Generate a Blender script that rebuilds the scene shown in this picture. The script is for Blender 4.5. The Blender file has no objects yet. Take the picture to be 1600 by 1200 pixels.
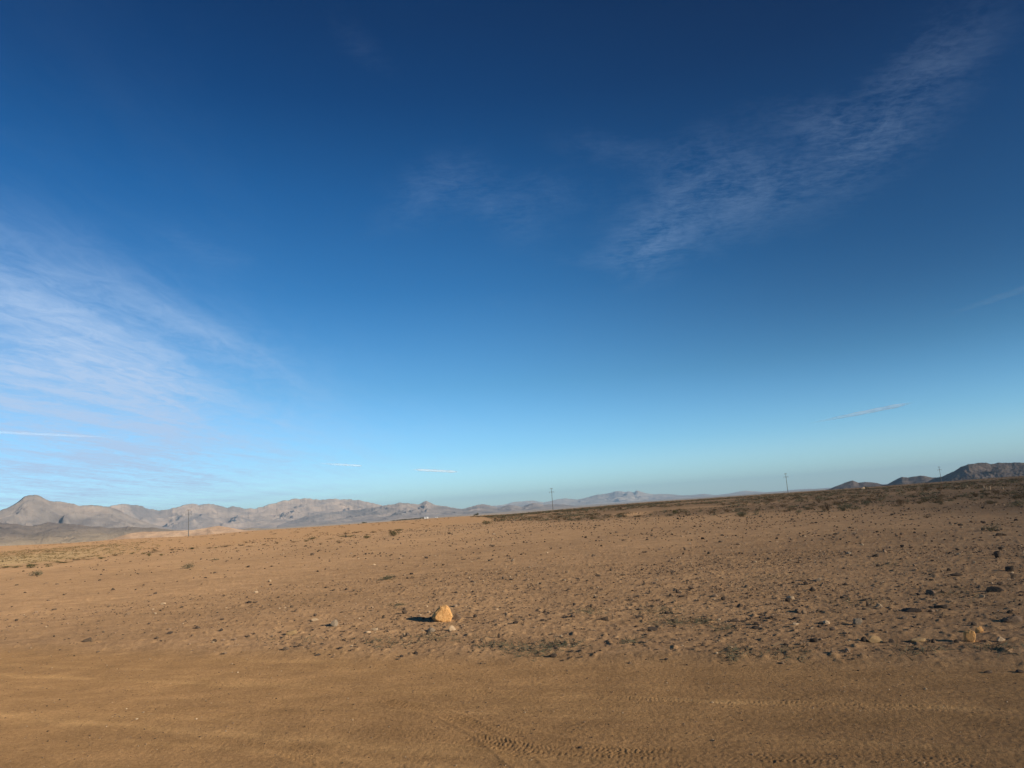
import bpy, math, random
import numpy as np
from mathutils import Matrix, Vector

R = math.radians
rng = np.random.default_rng(7)
random.seed(7)
scene = bpy.context.scene
COL = scene.collection

# ------------------------------------------------------------------ camera
W, F = 1600.0, 1111.0
CAM_Z = 1.6
PITCH, ROLL = R(9.92), R(3.92)
u0 = np.array([0, -math.sin(PITCH), math.cos(PITCH)])
fwd = np.array([0, math.cos(PITCH), math.sin(PITCH)])
r0 = np.array([1.0, 0, 0])
cr = math.cos(ROLL) * r0 - math.sin(ROLL) * u0
cu = math.cos(ROLL) * u0 + math.sin(ROLL) * r0
cam_data = bpy.data.cameras.new('camera')
cam = bpy.data.objects.new('camera', cam_data)
COL.objects.link(cam)
cam.matrix_world = Matrix(((cr[0], cu[0], -fwd[0], 0), (cr[1], cu[1], -fwd[1], 0), (cr[2], cu[2], -fwd[2], CAM_Z), (0, 0, 0, 1)))
cam_data.sensor_width = 36
cam_data.lens = 36 * F / W
cam_data.clip_start = 0.1
cam_data.clip_end = 400000
scene.camera = cam

def ray(px, py):
    d = fwd + cr * (px - 800) / F + cu * (600 - py) / F
    return d / np.linalg.norm(d)

def azel(px, py):
    d = ray(px, py)
    return math.atan2(d[0], d[1]), math.atan2(d[2], math.hypot(d[0], d[1]))

def at(px, py, z=0.0):
    d = ray(px, py)
    t = (z - CAM_Z) / d[2]
    return np.array([d[0] * t, d[1] * t])

# ------------------------------------------------------------------ light
SUN_AZ, SUN_EL = R(127), R(15.5)
sd = Vector((math.sin(SUN_AZ) * math.cos(SUN_EL), math.cos(SUN_AZ) * math.cos(SUN_EL), math.sin(SUN_EL)))
sun_data = bpy.data.lights.new('sun', 'SUN')
sun_data.energy = 4.6
sun_data.angle = R(0.53)
sun_data.color = (1.0, 0.87, 0.70)
sun = bpy.data.objects.new('sun', sun_data)
COL.objects.link(sun)
sun.rotation_mode = 'QUATERNION'
sun.rotation_quaternion = sd.to_track_quat('Z', 'Y')
scene.view_settings.view_transform = 'Standard'
scene.view_settings.look = 'None'
scene.view_settings.exposure = 0.2
scene.view_settings.gamma = 1
scene.view_settings.use_curve_mapping = False
scene.cycles.volume_bounces = 0
scene.cycles.max_bounces = 6
scene.cycles.transparent_max_bounces = 16

# ------------------------------------------------------------------ world: sky and cirrus
world = bpy.data.worlds.new('World')
scene.world = world
world.use_nodes = True
nt = world.node_tree
nt.nodes.clear()
def wn(t, **k):
    n = nt.nodes.new(t)
    for a, b in k.items(): setattr(n, a, b)
    return n
def link(a, b): nt.links.new(a, b)
def val(sock, v):
    if hasattr(v, 'links') or hasattr(v, 'is_linked'): link(v, sock)
    else: sock.default_value = v
def m(op, a, b=None, c=None, clamp=False):
    n = wn('ShaderNodeMath', operation=op); n.use_clamp = clamp
    val(n.inputs[0], a)
    if b is not None: val(n.inputs[1], b)
    if c is not None: val(n.inputs[2], c)
    return n.outputs[0]
sky = wn('ShaderNodeTexSky', sky_type='NISHITA')
sky.sun_disc = False
sky.sun_elevation = SUN_EL
sky.sun_rotation = SUN_AZ
sky.altitude = 600
sky.air_density = 1.0
sky.dust_density = 0.4
sky.ozone_density = 2.0
tc = wn('ShaderNodeTexCoord')
DIR = tc.outputs['Generated']
sep = wn('ShaderNodeSeparateXYZ'); link(DIR, sep.inputs[0])
X, Y, Z = sep.outputs
def dot(v):
    n = wn('ShaderNodeVectorMath', operation='DOT_PRODUCT')
    link(DIR, n.inputs[0]); n.inputs[1].default_value = tuple(v)
    return n.outputs['Value']
def ramp(fac, stops, interp='LINEAR'):
    n = wn('ShaderNodeValToRGB'); link(fac, n.inputs[0])
    e = n.color_ramp; e.interpolation = interp
    while len(e.elements) < len(stops): e.elements.new(0.5)
    for el, (p, c) in zip(e.elements, stops):
        el.position = p; el.color = (*c, 1) if len(c) == 3 else c
    return n.outputs[0]
def mixrgb(fac, a, b, bt='MIX'):
    n = wn('ShaderNodeMix', data_type='RGBA', blend_type=bt)
    val(n.inputs[0], fac)
    for s, v in ((n.inputs[6], a), (n.inputs[7], b)):
        if isinstance(v, tuple): s.default_value = (*v, 1)
        else: link(v, s)
    return n.outputs[2]
#SKYGRADE
el01 = m('MULTIPLY', m('ARCSINE', Z), 2 / math.pi)
GR = [(0.0, (0.96, 1.42, 1.98)), (0.0332, (0.84, 1.30, 1.78)), (0.0531, (0.66, 1.16, 1.60)), (0.1102, (0.4094, 0.8885, 1.2093)), (0.1957, (0.1582, 0.6121, 0.9743)),
      (0.2781, (0.0669, 0.4549, 0.8175)), (0.3552, (0.0093, 0.2767, 0.5825)), (0.4165, (0.003, 0.2085, 0.4708)), (1.0, (0.003, 0.19, 0.42))]
grade = ramp(el01, GR)
skyc0 = mixrgb(1.0, sky.outputs[0], grade, 'MULTIPLY')
def mapr0(v, a, b, c=0.0, d=1.0):
    n = wn('ShaderNodeMapRange'); n.interpolation_type = 'SMOOTHSTEP'
    link(v, n.inputs[0]); n.inputs[1].default_value = a; n.inputs[2].default_value = b
    n.inputs[3].default_value = c; n.inputs[4].default_value = d
    return n.outputs[0]
sunside = m('MULTIPLY', mapr0(X, -0.1, 0.62), mapr0(Z, 0.03, 0.27))      # deeper blue at right angles to the sun
skyc = mixrgb(sunside, skyc0, mixrgb(1.0, skyc0, (0.42, 0.55, 0.62), 'MULTIPLY'))
# cirrus: noise on a high plane, kept to patches of sky
zz = m('MAXIMUM', m('ADD', Z, 0.03), 0.02)
comb = wn('ShaderNodeCombineXYZ')
link(m('DIVIDE', X, zz), comb.inputs[0]); link(m('DIVIDE', Y, zz), comb.inputs[1])
def noise_on(rot, scl, scale, detail, rough, dist=0.0, seed=0.0):
    mp = wn('ShaderNodeMapping'); link(comb.outputs[0], mp.inputs[0])
    mp.inputs['Rotation'].default_value = (0, 0, rot)
    mp.inputs['Scale'].default_value = (scl[0], scl[1], 1)
    mp.inputs['Location'].default_value = (seed, seed * 0.7, 0)
    mp.vector_type = 'TEXTURE' if False else 'POINT'
    n = wn('ShaderNodeTexNoise'); link(mp.outputs[0], n.inputs[0])
    n.inputs['Scale'].default_value = scale; n.inputs['Detail'].default_value = detail
    n.inputs['Roughness'].default_value = rough; n.inputs['Distortion'].default_value = dist
    return n.outputs[0]
def mapr(v, a, b, c=0.0, d=1.0):
    n = wn('ShaderNodeMapRange'); n.interpolation_type = 'SMOOTHSTEP'
    link(v, n.inputs[0]); n.inputs[1].default_value = a; n.inputs[2].default_value = b
    n.inputs[3].default_value = c; n.inputs[4].default_value = d
    return n.outputs[0]
def blob(px, py, a, b, ang, w):
    """soft patch round the direction seen at (px,py); half sizes a, b (px), turned by ang (degrees, down positive)"""
    c = ray(px, py)
    ca, sa = math.cos(R(ang)), math.sin(R(ang))
    t1 = cr * ca - cu * sa; t2 = cr * sa + cu * ca
    t1 = t1 - c * np.dot(t1, c); t1 /= np.linalg.norm(t1)
    t2 = t2 - c * np.dot(t2, c); t2 /= np.linalg.norm(t2)
    k = math.sqrt(1 + ((px - 800) ** 2 + (py - 600) ** 2) / F ** 2)
    u = m('MULTIPLY', dot(t1), F / a / k * 1.0)
    v = m('MULTIPLY', dot(t2), F / b / k * 1.0)
    q = m('ADD', m('MULTIPLY', u, u), m('MULTIPLY', v, v))
    e = m('POWER', 2.718, m('MULTIPLY', q, -1.0))
    return m('MULTIPLY', m('MULTIPLY', e, w), m('GREATER_THAN', dot(c), 0.0))
def total(lst):
    s = lst[0]
    for x in lst[1:]: s = m('ADD', s, x)
    return s
# left veil: streaks running away to the horizon
TH = azel(430, 780)[0]
streak = noise_on(TH, (2.6, 0.55), 1.0, 9, 0.62, 0.6, 3.1)
fine = noise_on(TH - 0.5, (5.0, 2.4), 1.9, 8, 0.66, 1.2, 9.0)
veilm = total([blob(20, 545, 215, 85, 28, 0.66), blob(225, 610, 110, 60, 40, 0.32), blob(10, 685, 290, 75, 6, 0.62),
               blob(80, 755, 300, 45, 0, 0.55), blob(30, 480, 180, 40, 22, 0.25), blob(300, 510, 110, 22, 28, 0.22),
               blob(60, 400, 200, 40, 20, 0.10), blob(400, 560, 90, 30, 20, 0.10), blob(-100, 200, 400, 300, 0, 0.025)])
veil = m('MULTIPLY', veilm, m('ADD', 0.46, m('ADD', mapr(streak, 0.36, 0.70, 0.0, 0.50), mapr(fine, 0.32, 0.70, -0.16, 0.22))))
# right band of fine ripples
rip = noise_on(R(33), (4.0, 7.5), 5.5, 9, 0.68, 0.6, 5.0)
rip2 = noise_on(R(-20), (1.3, 1.0), 4.2, 8, 0.66, 0.5, 1.0)
bandm = total([blob(1010, 385, 55, 42, -15, 0.20), blob(1110, 335, 80, 48, -10, 0.12), blob(1075, 270, 75, 42, -40, 0.10), blob(1190, 285, 70, 50, 10, 0.11),
               blob(1285, 190, 60, 26, 20, 0.10), blob(1350, 235, 75, 42, -35, 0.12), blob(1420, 140, 75, 42, -50, 0.085), blob(1490, 70, 50, 40, -50, 0.05),
               blob(960, 235, 80, 22, 12, 0.07), blob(670, 300, 75, 36, -30, 0.10), blob(780, 325, 85, 36, 25, 0.10),
               blob(870, 300, 80, 30, 10, 0.06), blob(565, 75, 50, 20, 35, 0.045), blob(915, 405, 60, 12, 0, 0.05), blob(325, 390, 60, 20, 20, 0.07), blob(800, 470, 70, 20, 10, 0.03)])
band = m('MULTIPLY', bandm, m('ADD', mapr(rip, 0.33, 0.68, 0.16, 0.56), mapr(rip2, 0.34, 0.66, -0.20, 0.34)))
# low bars of thin cloud near the horizon
low = total([blob(380, 778, 120, 5, -3, 0.26), blob(540, 776, 70, 3.5, -2, 0.18), blob(150, 775, 140, 6, -2, 0.2), blob(760, 776, 70, 5, -2, 0.14),
             blob(90, 641, 130, 7, 17, 0.30), blob(20, 622, 60, 6, 15, 0.15)])
amount = m('SUBTRACT', m('ADD', m('ADD', veil, band), low), 0.009, clamp=True)
cloudc = (4.2, 5.6, 7.8)
CLOUD_GAIN = wn('ShaderNodeRGB'); CLOUD_GAIN.outputs[0].default_value = (*cloudc, 1)
final = mixrgb(m('MULTIPLY', amount, 0.9), skyc, CLOUD_GAIN.outputs[0])
bg = wn('ShaderNodeBackground')
link(final, bg.inputs[0])
bg.inputs[1].default_value = 0.1
out = wn('ShaderNodeOutputWorld')
link(bg.outputs[0], out.inputs[0])
#SKYEND

# ------------------------------------------------------------------ helpers
def gnoise(x, y, seed=0):
    """2-D gradient noise, vectorised, about -0.7..0.7"""
    xi = np.floor(x).astype(np.int64); yi = np.floor(y).astype(np.int64)
    xf = x - xi; yf = y - yi
    def g(ix, iy):
        h = (ix * 374761393 + iy * 668265263 + seed * 974711) & 0xffffffff
        h = ((h ^ (h >> 13)) * 1274126177) & 0xffffffff
        h = (h ^ (h >> 16)) & 0xffff
        a = h * (2 * math.pi / 65536.0)
        return np.cos(a), np.sin(a)
    u = xf * xf * xf * (xf * (xf * 6 - 15) + 10); v = yf * yf * yf * (yf * (yf * 6 - 15) + 10)
    def c(ox, oy):
        gx, gy = g(xi + ox, yi + oy)
        return gx * (xf - ox) + gy * (yf - oy)
    a = c(0, 0) * (1 - u) + c(1, 0) * u
    b = c(0, 1) * (1 - u) + c(1, 1) * u
    return a * (1 - v) + b * v
def fbm(x, y, s, oct=4, seed=0, gain=0.5):
    r = 0; a = 1.0
    for k in range(oct):
        r = r + a * gnoise(x * s + 17.3 * k, y * s - 9.1 * k, seed + k); s *= 2.03; a *= gain
    return r
def ridged(x, y, s, oct=5, seed=0, gain=0.55):
    r = 0; a = 1.0; w = 1.0; n = 0
    for k in range(oct):
        v = 1 - np.abs(gnoise(x * s + 31.7 * k, y * s + 11.9 * k, seed + k)) * 2.0
        v = np.clip(v, 0, 1) ** 2 * w
        r = r + a * v; n += a; w = np.clip(v * 1.6, 0, 1); a *= gain; s *= 2.07
    return r / n
def sstep(a, b, x):
    t = np.clip((x - a) / (b - a), 0, 1); return t * t * (3 - 2 * t)

def mesh_np(name, verts, faces, mat, smooth=False, parent=None, link_it=True, mat_idx=None, color=None):
    """one mesh from numpy arrays; faces is (n,3) or (n,4)"""
    me = bpy.data.meshes.new(name)
    k = faces.shape[1]
    me.vertices.add(len(verts)); me.vertices.foreach_set('co', np.ascontiguousarray(verts, np.float32).ravel())
    me.loops.add(faces.size); me.loops.foreach_set('vertex_index', np.ascontiguousarray(faces, np.int32).ravel())
    me.polygons.add(len(faces)); me.polygons.foreach_set('loop_start', np.arange(0, faces.size, k, dtype=np.int32))
    me.polygons.foreach_set('use_smooth', np.full(len(faces), smooth, bool))
    mats = mat if isinstance(mat, (list, tuple)) else [mat]
    for x in mats: me.materials.append(x)
    if mat_idx is not None: me.polygons.foreach_set('material_index', np.ascontiguousarray(mat_idx, np.int32))
    if color is not None:
        ca = me.color_attributes.new('albedo', 'FLOAT_COLOR', 'POINT')
        c4 = np.ones((len(verts), 4), np.float32); c4[:, :3] = color
        ca.data.foreach_set('color', c4.ravel())
    me.update(); me.validate()
    if not link_it: return me
    return add_obj(name, me, parent)
def add_obj(name, me, parent=None):
    o = bpy.data.objects.new(name, me); COL.objects.link(o)
    if parent: o.parent = parent
    return o
def tag(o, label=None, cat=None, group=None, kind=None):
    if label: o['label'] = label
    if cat: o['category'] = cat
    if group: o['group'] = group
    if kind: o['kind'] = kind
    return o
def grid_faces(nr, nc, wrap=False):
    i = np.arange(nr - 1)[:, None]; j = np.arange(nc if wrap else nc - 1)[None, :]
    j2 = (j + 1) % nc
    a = i * nc + j; b = i * nc + j2; c = (i + 1) * nc + j2; d = (i + 1) * nc + j
    return np.stack([a + 0 * j, b, c, d], -1).reshape(-1, 4)

class Mat:
    def __init__(s, name, rough=0.95, diff_rough=0.6, spec=0.15):
        s.m = bpy.data.materials.new(name); s.m.use_nodes = True
        s.t = s.m.node_tree; s.b = s.t.nodes['Principled BSDF']
        s.b.inputs['Roughness'].default_value = rough
        s.b.inputs['Specular IOR Level'].default_value = spec
        if 'Diffuse Roughness' in s.b.inputs: s.b.inputs['Diffuse Roughness'].default_value = diff_rough
    def n(s, t, **k):
        n = s.t.nodes.new(t)
        for a, b in k.items(): setattr(n, a, b)
        return n
    def l(s, a, b): s.t.links.new(a, b)
    def pos(s, scale=(1, 1, 1), rot=0.0, coord='Object'):
        c = s.n('ShaderNodeTexCoord')
        mp = s.n('ShaderNodeMapping'); s.l(c.outputs[coord], mp.inputs[0])
        mp.inputs['Scale'].default_value = scale; mp.inputs['Rotation'].default_value = (0, 0, rot)
        return mp.outputs[0]
    def noise(s, vec, scale, detail=4, rough=0.55, dist=0.0):
        n = s.n('ShaderNodeTexNoise'); s.l(vec, n.inputs[0])
        n.inputs['Scale'].default_value = scale; n.inputs['Detail'].default_value = detail
        n.inputs['Roughness'].default_value = rough; n.inputs['Distortion'].default_value = dist
        return n.outputs[0]
    def ramp(s, fac, stops):
        n = s.n('ShaderNodeValToRGB'); s.l(fac, n.inputs[0]); e = n.color_ramp
        while len(e.elements) < len(stops): e.elements.new(0.5)
        for el, (p, c) in zip(e.elements, stops): el.position = p; el.color = (*c, 1)
        return n.outputs[0]
    def mix(s, fac, a, b, bt='MIX'):
        n = s.n('ShaderNodeMix', data_type='RGBA', blend_type=bt)
        for sk, v in ((n.inputs[0], fac), (n.inputs[6], a), (n.inputs[7], b)):
            if isinstance(v, tuple): sk.default_value = (*v, 1)
            elif isinstance(v, (int, float)): sk.default_value = v
            else: s.l(v, sk)
        return n.outputs[2]
    def color(s, c):
        if isinstance(c, tuple): s.b.inputs['Base Color'].default_value = (*c, 1)
        else: s.l(c, s.b.inputs['Base Color'])
    def bump(s, h, strength, dist, prev=None):
        n = s.n('ShaderNodeBump'); s.l(h, n.inputs['Height'])
        n.inputs['Strength'].default_value = strength; n.inputs['Distance'].default_value = dist
        if prev is not None: s.l(prev, n.inputs['Normal'])
        s.l(n.outputs[0], s.b.inputs['Normal'])
        return n.outputs[0]

# ------------------------------------------------------------------ terrain height
EDGE_PX = [(-400, 876), (0, 853), (100, 849), (200, 842), (300, 837.5), (400, 829), (500, 822.5), (600, 815.5), (700, 808), (800, 803), (900, 794),
           (1000, 785.3), (1100, 779), (1200, 771.8), (1300, 765), (1400, 757.5), (1500, 750), (1600, 742), (2000, 716)]
ea = np.array([azel(*p) for p in EDGE_PX])
def edge_slope(az): return np.interp(az, ea[:, 0], -np.tan(ea[:, 1]))

ra, rb = at(0, 1055), at(1600, 1112)             # one wheel track gives the direction of the road
RD = (ra - rb) / np.linalg.norm(ra - rb)           # along the road, to the left
RN = np.array([-RD[1], RD[0]]);
if RN[1] < 0: RN = -RN
EDGE_T = float(np.mean([np.dot(at(*p), RN) for p in [(400, 1018), (800, 1032), (1200, 1048), (1560, 1068)]]))

def polyline(pts):
    P = np.array([at(*p) for p in pts])
    t = np.linspace(0, 1, len(P)); tt = np.linspace(0, 1, 60)
    # smooth through the points
    k = min(3, len(P) - 1)
    c0 = np.polyfit(t, P[:, 0], k); c1 = np.polyfit(t, P[:, 1], k)
    return np.stack([np.polyval(c0, tt), np.polyval(c1, tt)], 1)
def road_line(px, py, l0=-9, l1=24):
    p = at(px, py)
    return np.stack([p + RD * s for s in np.linspace(l0, l1, 12)])
TRACKS = [  # centre line, half width, depth, lug pitch, kind
    (polyline([(560, 1091), (640, 1102), (700, 1118), (745, 1140), (780, 1160), (830, 1200)]), 0.080, 0.0085, 0.042, 'lug'),
    (polyline([(700, 1128), (800, 1146), (900, 1168), (1010, 1184), (1180, 1204)]), 0.10, 0.0030, 0.034, 'chev'),
    (polyline([(420, 1160), (470, 1178), (520, 1198), (560, 1220)]), 0.10, 0.0055, 0.040, 'lug'),
    (road_line(1000, 1092), 0.085, 0.004, 0.034, 'chev'),
    (polyline([(700, 1150), (900, 1172), (1200, 1182), (1600, 1192)]), 0.11, 0.0045, 0.036, 'chev'),
    (polyline([(560, 1140), (760, 1160), (1000, 1195), (1300, 1215)]), 0.11, 0.0035, 0.036, 'chev'),
    (polyline([(160, 1100), (300, 1112), (480, 1108), (640, 1122)]), 0.08, 0.0025, 0.036, 'chev'),
]
def track_uv(P, C):
    """distance along and signed distance across a polyline, for points P"""
    best = np.full(len(P), 1e9); U = np.zeros(len(P)); V = np.zeros(len(P))
    acc = 0.0
    for a, b in zip(C[:-1], C[1:]):
        d = b - a; L = np.hypot(*d); d = d / L
        q = P - a; s = np.clip(q @ d, 0, L); perp = q @ np.array([-d[1], d[0]])
        dist = np.hypot(*(q - s[:, None] * d).T)
        k = dist < best
        best[k] = dist[k]; U[k] = acc + s[k]; V[k] = np.sign(perp[k]) * dist[k]
        acc += L
    return U, V, best, acc

def height(x, y, detail=True):
    x = np.asarray(x, float); y = np.asarray(y, float)
    r = np.hypot(x, y); az = np.arctan2(x, y)
    T = edge_slope(az)
    sight = CAM_Z - T * r                        # the line of sight that grazes the crest
    crest = 620 + 120 * gnoise(az * 9, az * 0 + 3.3, 5)
    tgt = sight - 0.0012 * np.abs(r - crest) - 0.010 * np.clip(r - crest, 0, None)
    tgt = np.maximum(tgt, -45)
    k = 0.25
    z = -k * np.log(np.exp(-np.clip(0.0 * r, -20, 20) / k) + np.exp(-np.clip(tgt, -60, 60) / k)) + k * math.log(1.0)
    z = np.where(r > 120, np.minimum(z, 0.2), 0.0) * sstep(110, 260, r)
    t = x * RN[0] + y * RN[1]                    # distance from the road's axis
    s = x * RD[0] + y * RD[1]
    wob = 0.16 * gnoise(s * 0.5, t * 0 + 1.7, 3) + 0.08 * gnoise(s * 1.9, t * 0, 4)
    field = sstep(EDGE_T - 0.25, EDGE_T + 0.55, t + wob)
    fadefar = 1 / (1 + (r / 90.0) ** 2)
    z = z + (0.10 * gnoise(x * 0.045, y * 0.045, 11) + 0.06 * gnoise(x * 0.13, y * 0.13, 12)) * sstep(12, 40, r) * (0.4 + 0.6 * fadefar)
    z = z + 0.035 * gnoise(x * 0.45, y * 0.45, 13) * field
    z = z + 0.03 * field + 0.03 * np.exp(-((t + wob - EDGE_T - 0.5) / 0.35) ** 2) * (0.5 + gnoise(s * 0.8, t * 0.8, 8))
    if detail:
        near = sstep(45, 12, r)
        # stony, uneven field: small hummocks elongated by the wind
        z = z + field * (0.020 * gnoise(s * 1.3, t * 2.2, 14) + near * (0.010 * gnoise(s * 3.6, t * 5.5, 15) + 0.010 * gnoise(x * 11, y * 11, 16) + 0.006 * gnoise(x * 27, y * 27, 17)))
        lumps = np.clip(gnoise(x * 8.3, y * 8.3, 21) - 0.22, 0, 1) * field * sstep(60, 20, r)
        z = z + 0.06 * lumps
        # road: ruts along the wheel lines, ripples
        rd = 1 - field
        z = z + rd * (0.012 * gnoise(s * 0.35, t * 2.6, 18) + 0.006 * gnoise(s * 0.9, t * 8.0, 19) + 0.0030 * gnoise(x * 16, y * 16, 20) + 0.0030 * gnoise(x * 38, y * 38, 22))
    return z, field, t, s

def height1(x, y):
    return float(height(np.array([x]), np.array([y]))[0][0])

# ------------------------------------------------------------------ ground sheet
front = np.arange(-44, 44.001, 0.07)
rest = np.arange(46, 314.1, 2.0)
az = np.radians(np.concatenate([front, rest]))
k = 1138.0
d = np.arange(k / 3.1, 9.0, -0.52)
rr = np.concatenate([[0.3, 0.9, 1.5, 2.0, 2.5, 2.8], k / d])
far = rr[-1] * np.exp(np.arange(1, 240) * 0.03); far = far[far < 40000]
rr = np.concatenate([rr, far, [40000]])
A, RR = np.meshgrid(az, rr)
gx = (np.sin(A) * RR).ravel(); gy = (np.cos(A) * RR).ravel()
gz, gfield, gt, gs = height(gx, gy)
P = np.stack([gx, gy], 1)
tread_mask = np.zeros(len(gx))
nearm = np.where(np.hypot(gx, gy) < 30)[0]
for C, hw, dep, pitch, kind in TRACKS:
    lo = C.min(0) - 0.5; hi = C.max(0) + 0.5
    ii = nearm[(P[nearm, 0] > lo[0]) & (P[nearm, 0] < hi[0]) & (P[nearm, 1] > lo[1]) & (P[nearm, 1] < hi[1])]
    U, V, D, L = track_uv(P[ii], C)
    inside = sstep(hw * 1.12, hw * 0.9, D) * sstep(0, 0.5, U) * sstep(L, L - 0.4, U)
    inside = inside * np.clip(0.55 + 1.1 * gnoise(U * 1.3, V * 4, 40) + 0.5 * gnoise(U * 7, V * 9, 41), 0, 1)
    U = U + 0.012 * gnoise(U * 5, V * 6, 42) + 0.006 * gnoise(U * 17, V * 19, 43)
    if kind == 'lug':
        ph = U / pitch + np.where(V > 0, 0.5, 0) + np.abs(V) / hw * 0.35
    else:
        ph = U / pitch + np.abs(V) / hw * 1.3 + 0.25 * np.sin(V / hw * 9)
    lug = sstep(-0.25, 0.35, np.sin(2 * math.pi * ph)) * (1 - 0.5 * sstep(0.02, 0.0, np.abs(V)))
    gz[ii] += inside * dep * 0.85 * (lug - 0.55) * (1 + 0.7 * gnoise(U * 12, V * 14, 44))
    ridge = np.exp(-((D - hw * 1.25) / 0.03) ** 2) * 0.004 * np.clip(inside + sstep(hw * 1.6, hw * 1.2, D), 0, 1) * sstep(0, 0.3, U)
    gz[ii] += ridge
# base colours by place
def mixc(a, b, f): return a * (1 - f[:, None]) + b * f[:, None]
road_c = np.array([0.352, 0.212, 0.099]); field_c = np.array([0.350, 0.221, 0.120]); scrub_c = np.array([0.195, 0.125, 0.070])
gold_c = np.array([0.385, 0.275, 0.145]); tan_c = np.array([0.37, 0.225, 0.115]); valley_c = np.array([0.30, 0.235, 0.17])
gr = np.hypot(gx, gy); gaz = np.arctan2(gx, gy)
colr = mixc(road_c[None, :].repeat(len(gx), 0), field_c, gfield)
pn = fbm(gx, gy, 0.12, 4, 30)
colr *= (1 + 0.17 * pn + 0.10 * fbm(gx * 0.6, gy * 1.3, 0.55, 3, 35) * gfield + 0.07 * fbm(gs * 0.15, gt, 0.9, 3, 33))[:, None]
# pale streaks along the wheel lines: light on low ridges put into the colour
st = np.exp(-((gt - np.dot(at(350, 1068), RN) + 0.10 * gnoise(gs * 0.4, gt * 0, 50)) / 0.09) ** 2) * sstep(-4.5, 0.5, gs)
st2 = np.exp(-((gt - np.dot(at(160, 1132), RN) + 0.12 * gnoise(gs * 0.5, gt * 0, 51)) / 0.12) ** 2) * sstep(0.5, 3, gs)
st3 = np.clip(gnoise(gs * 0.25, gt * 4.5, 52) * 2.2 - 0.35, 0, 1) * (1 - gfield) * 0.5
stt = np.clip((st + st2) * np.clip(0.55 + gnoise(gs * 1.2, gt * 6, 53), 0, 1) + st3, 0, 1)
colr = mixc(colr, np.array([0.52, 0.325, 0.150]), stt * 0.75)
# scrub belt on the right, far
azd = np.degrees(gaz)
BELT_A, BELT_R = [-9, -4, -2, 5, 20, 36], [500, 260, 88, 64, 47, 38]
belt_r = np.interp(azd, BELT_A, BELT_R)
belt = sstep(0.92, 1.2, gr / belt_r + 0.22 * gnoise(gx * 0.05, gy * 0.05, 60)) * sstep(-5, 0, azd)
colr = mixc(colr, scrub_c * np.ones(3), belt * np.clip(0.80 + 0.7 * fbm(gx, gy, 0.035, 4, 61), 0, 1))
dk = sstep(5, 40, azd) * sstep(15, 120, gr) * 0.04  # light falling off to the right, put into the ground colour
colr *= (1 - dk)[:, None]
# golden dry grass beyond the bank on the left
bank_px = [(-300, 905), (0, 888), (60, 882), (100, 878), (160, 872), (250, 863), (360, 856), (420, 851), (520, 842), (600, 832), (680, 825), (760, 818)]
bank = np.array([at(*p) for p in bank_px])
ba, br = np.arctan2(bank[:, 0], bank[:, 1]), np.hypot(bank[:, 0], bank[:, 1])
brr = np.interp(gaz, ba, br)
gd = sstep(1.0, 1.25, gr / brr + 0.12 * gnoise(gx * 0.06, gy * 0.06, 62)) * sstep(3, -3, azd)
gold_amt = gd * sstep(-27, -35, azd + 3 * gnoise(gx * .03, gy * .03, 63))
colr = mixc(colr, tan_c * 1.0, gd * 0.75)
colr = mixc(colr, gold_c, gold_amt * 0.9 * sstep(2.2, 1.5, gr / brr))
sandy = np.exp(-((azd - azel(990, 803)[0] * 57.3) / 1.1) ** 2 - ((gr - np.hypot(*at(990, 803))) / 12) ** 2)
sandy += 0.8 * np.exp(-((azd - azel(957, 808)[0] * 57.3) / 0.6) ** 2 - ((gr - np.hypot(*at(957, 808))) / 5) ** 2)
colr = mixc(colr, np.array([0.47, 0.29, 0.15]), np.clip(sandy, 0, 1))
val_amt = sstep(1100, 2500, gr)
colr = mixc(colr, valley_c, val_amt)
salt = sstep(0.28, 0.42, gnoise(gx / 900, gy / 500, 66)) * sstep(2500, 3500, gr)
colr = mixc(colr, np.array([0.55, 0.46, 0.38]), salt * 0.6)
G = Mat('desert_ground', 0.97, 1.0, 0.1)
ca = G.n('ShaderNodeVertexColor', layer_name='albedo')
p0 = G.pos()
n1 = G.noise(p0, 2.2, 8, 0.62)
n2 = G.noise(p0, 26, 5, 0.65)
n3 = G.noise(p0, 130, 3, 0.7)
ang = math.atan2(RD[1], RD[0])
ps = G.pos((0.5, 4.0, 1), -ang)
n4 = G.noise(ps, 1.4, 6, 0.6)
c = G.mix(1.0, ca.outputs[0], G.ramp(n1, [(0.3, (0.82, 0.81, 0.80)), (0.7, (1.18, 1.17, 1.14))]), 'MULTIPLY')
c = G.mix(1.0, c, G.ramp(n2, [(0.32, (0.80, 0.79, 0.78)), (0.5, (1, 1, 1)), (0.72, (1.2, 1.19, 1.17))]), 'MULTIPLY')
c = G.mix(1.0, c, G.ramp(n3, [(0.3, (0.78, 0.77, 0.75)), (0.7, (1.2, 1.2, 1.2))]), 'MULTIPLY')
c = G.mix(1.0, c, G.ramp(n4, [(0.35, (0.93, 0.92, 0.90)), (0.65, (1.07, 1.06, 1.05))]), 'MULTIPLY')
G.color(c)
b1 = G.bump(n2, 0.7, 0.016)
G.bump(n3, 1.0, 0.007, b1)
ground = mesh_np('ground', np.stack([gx, gy, gz], 1), grid_faces(len(rr), len(az), True), G.m, True, color=colr)
tag(ground, kind='structure')
# close the hole under the camera
hole = [(math.sin(a) * 0.3, math.cos(a) * 0.3) for a in az[::20]]

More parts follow.
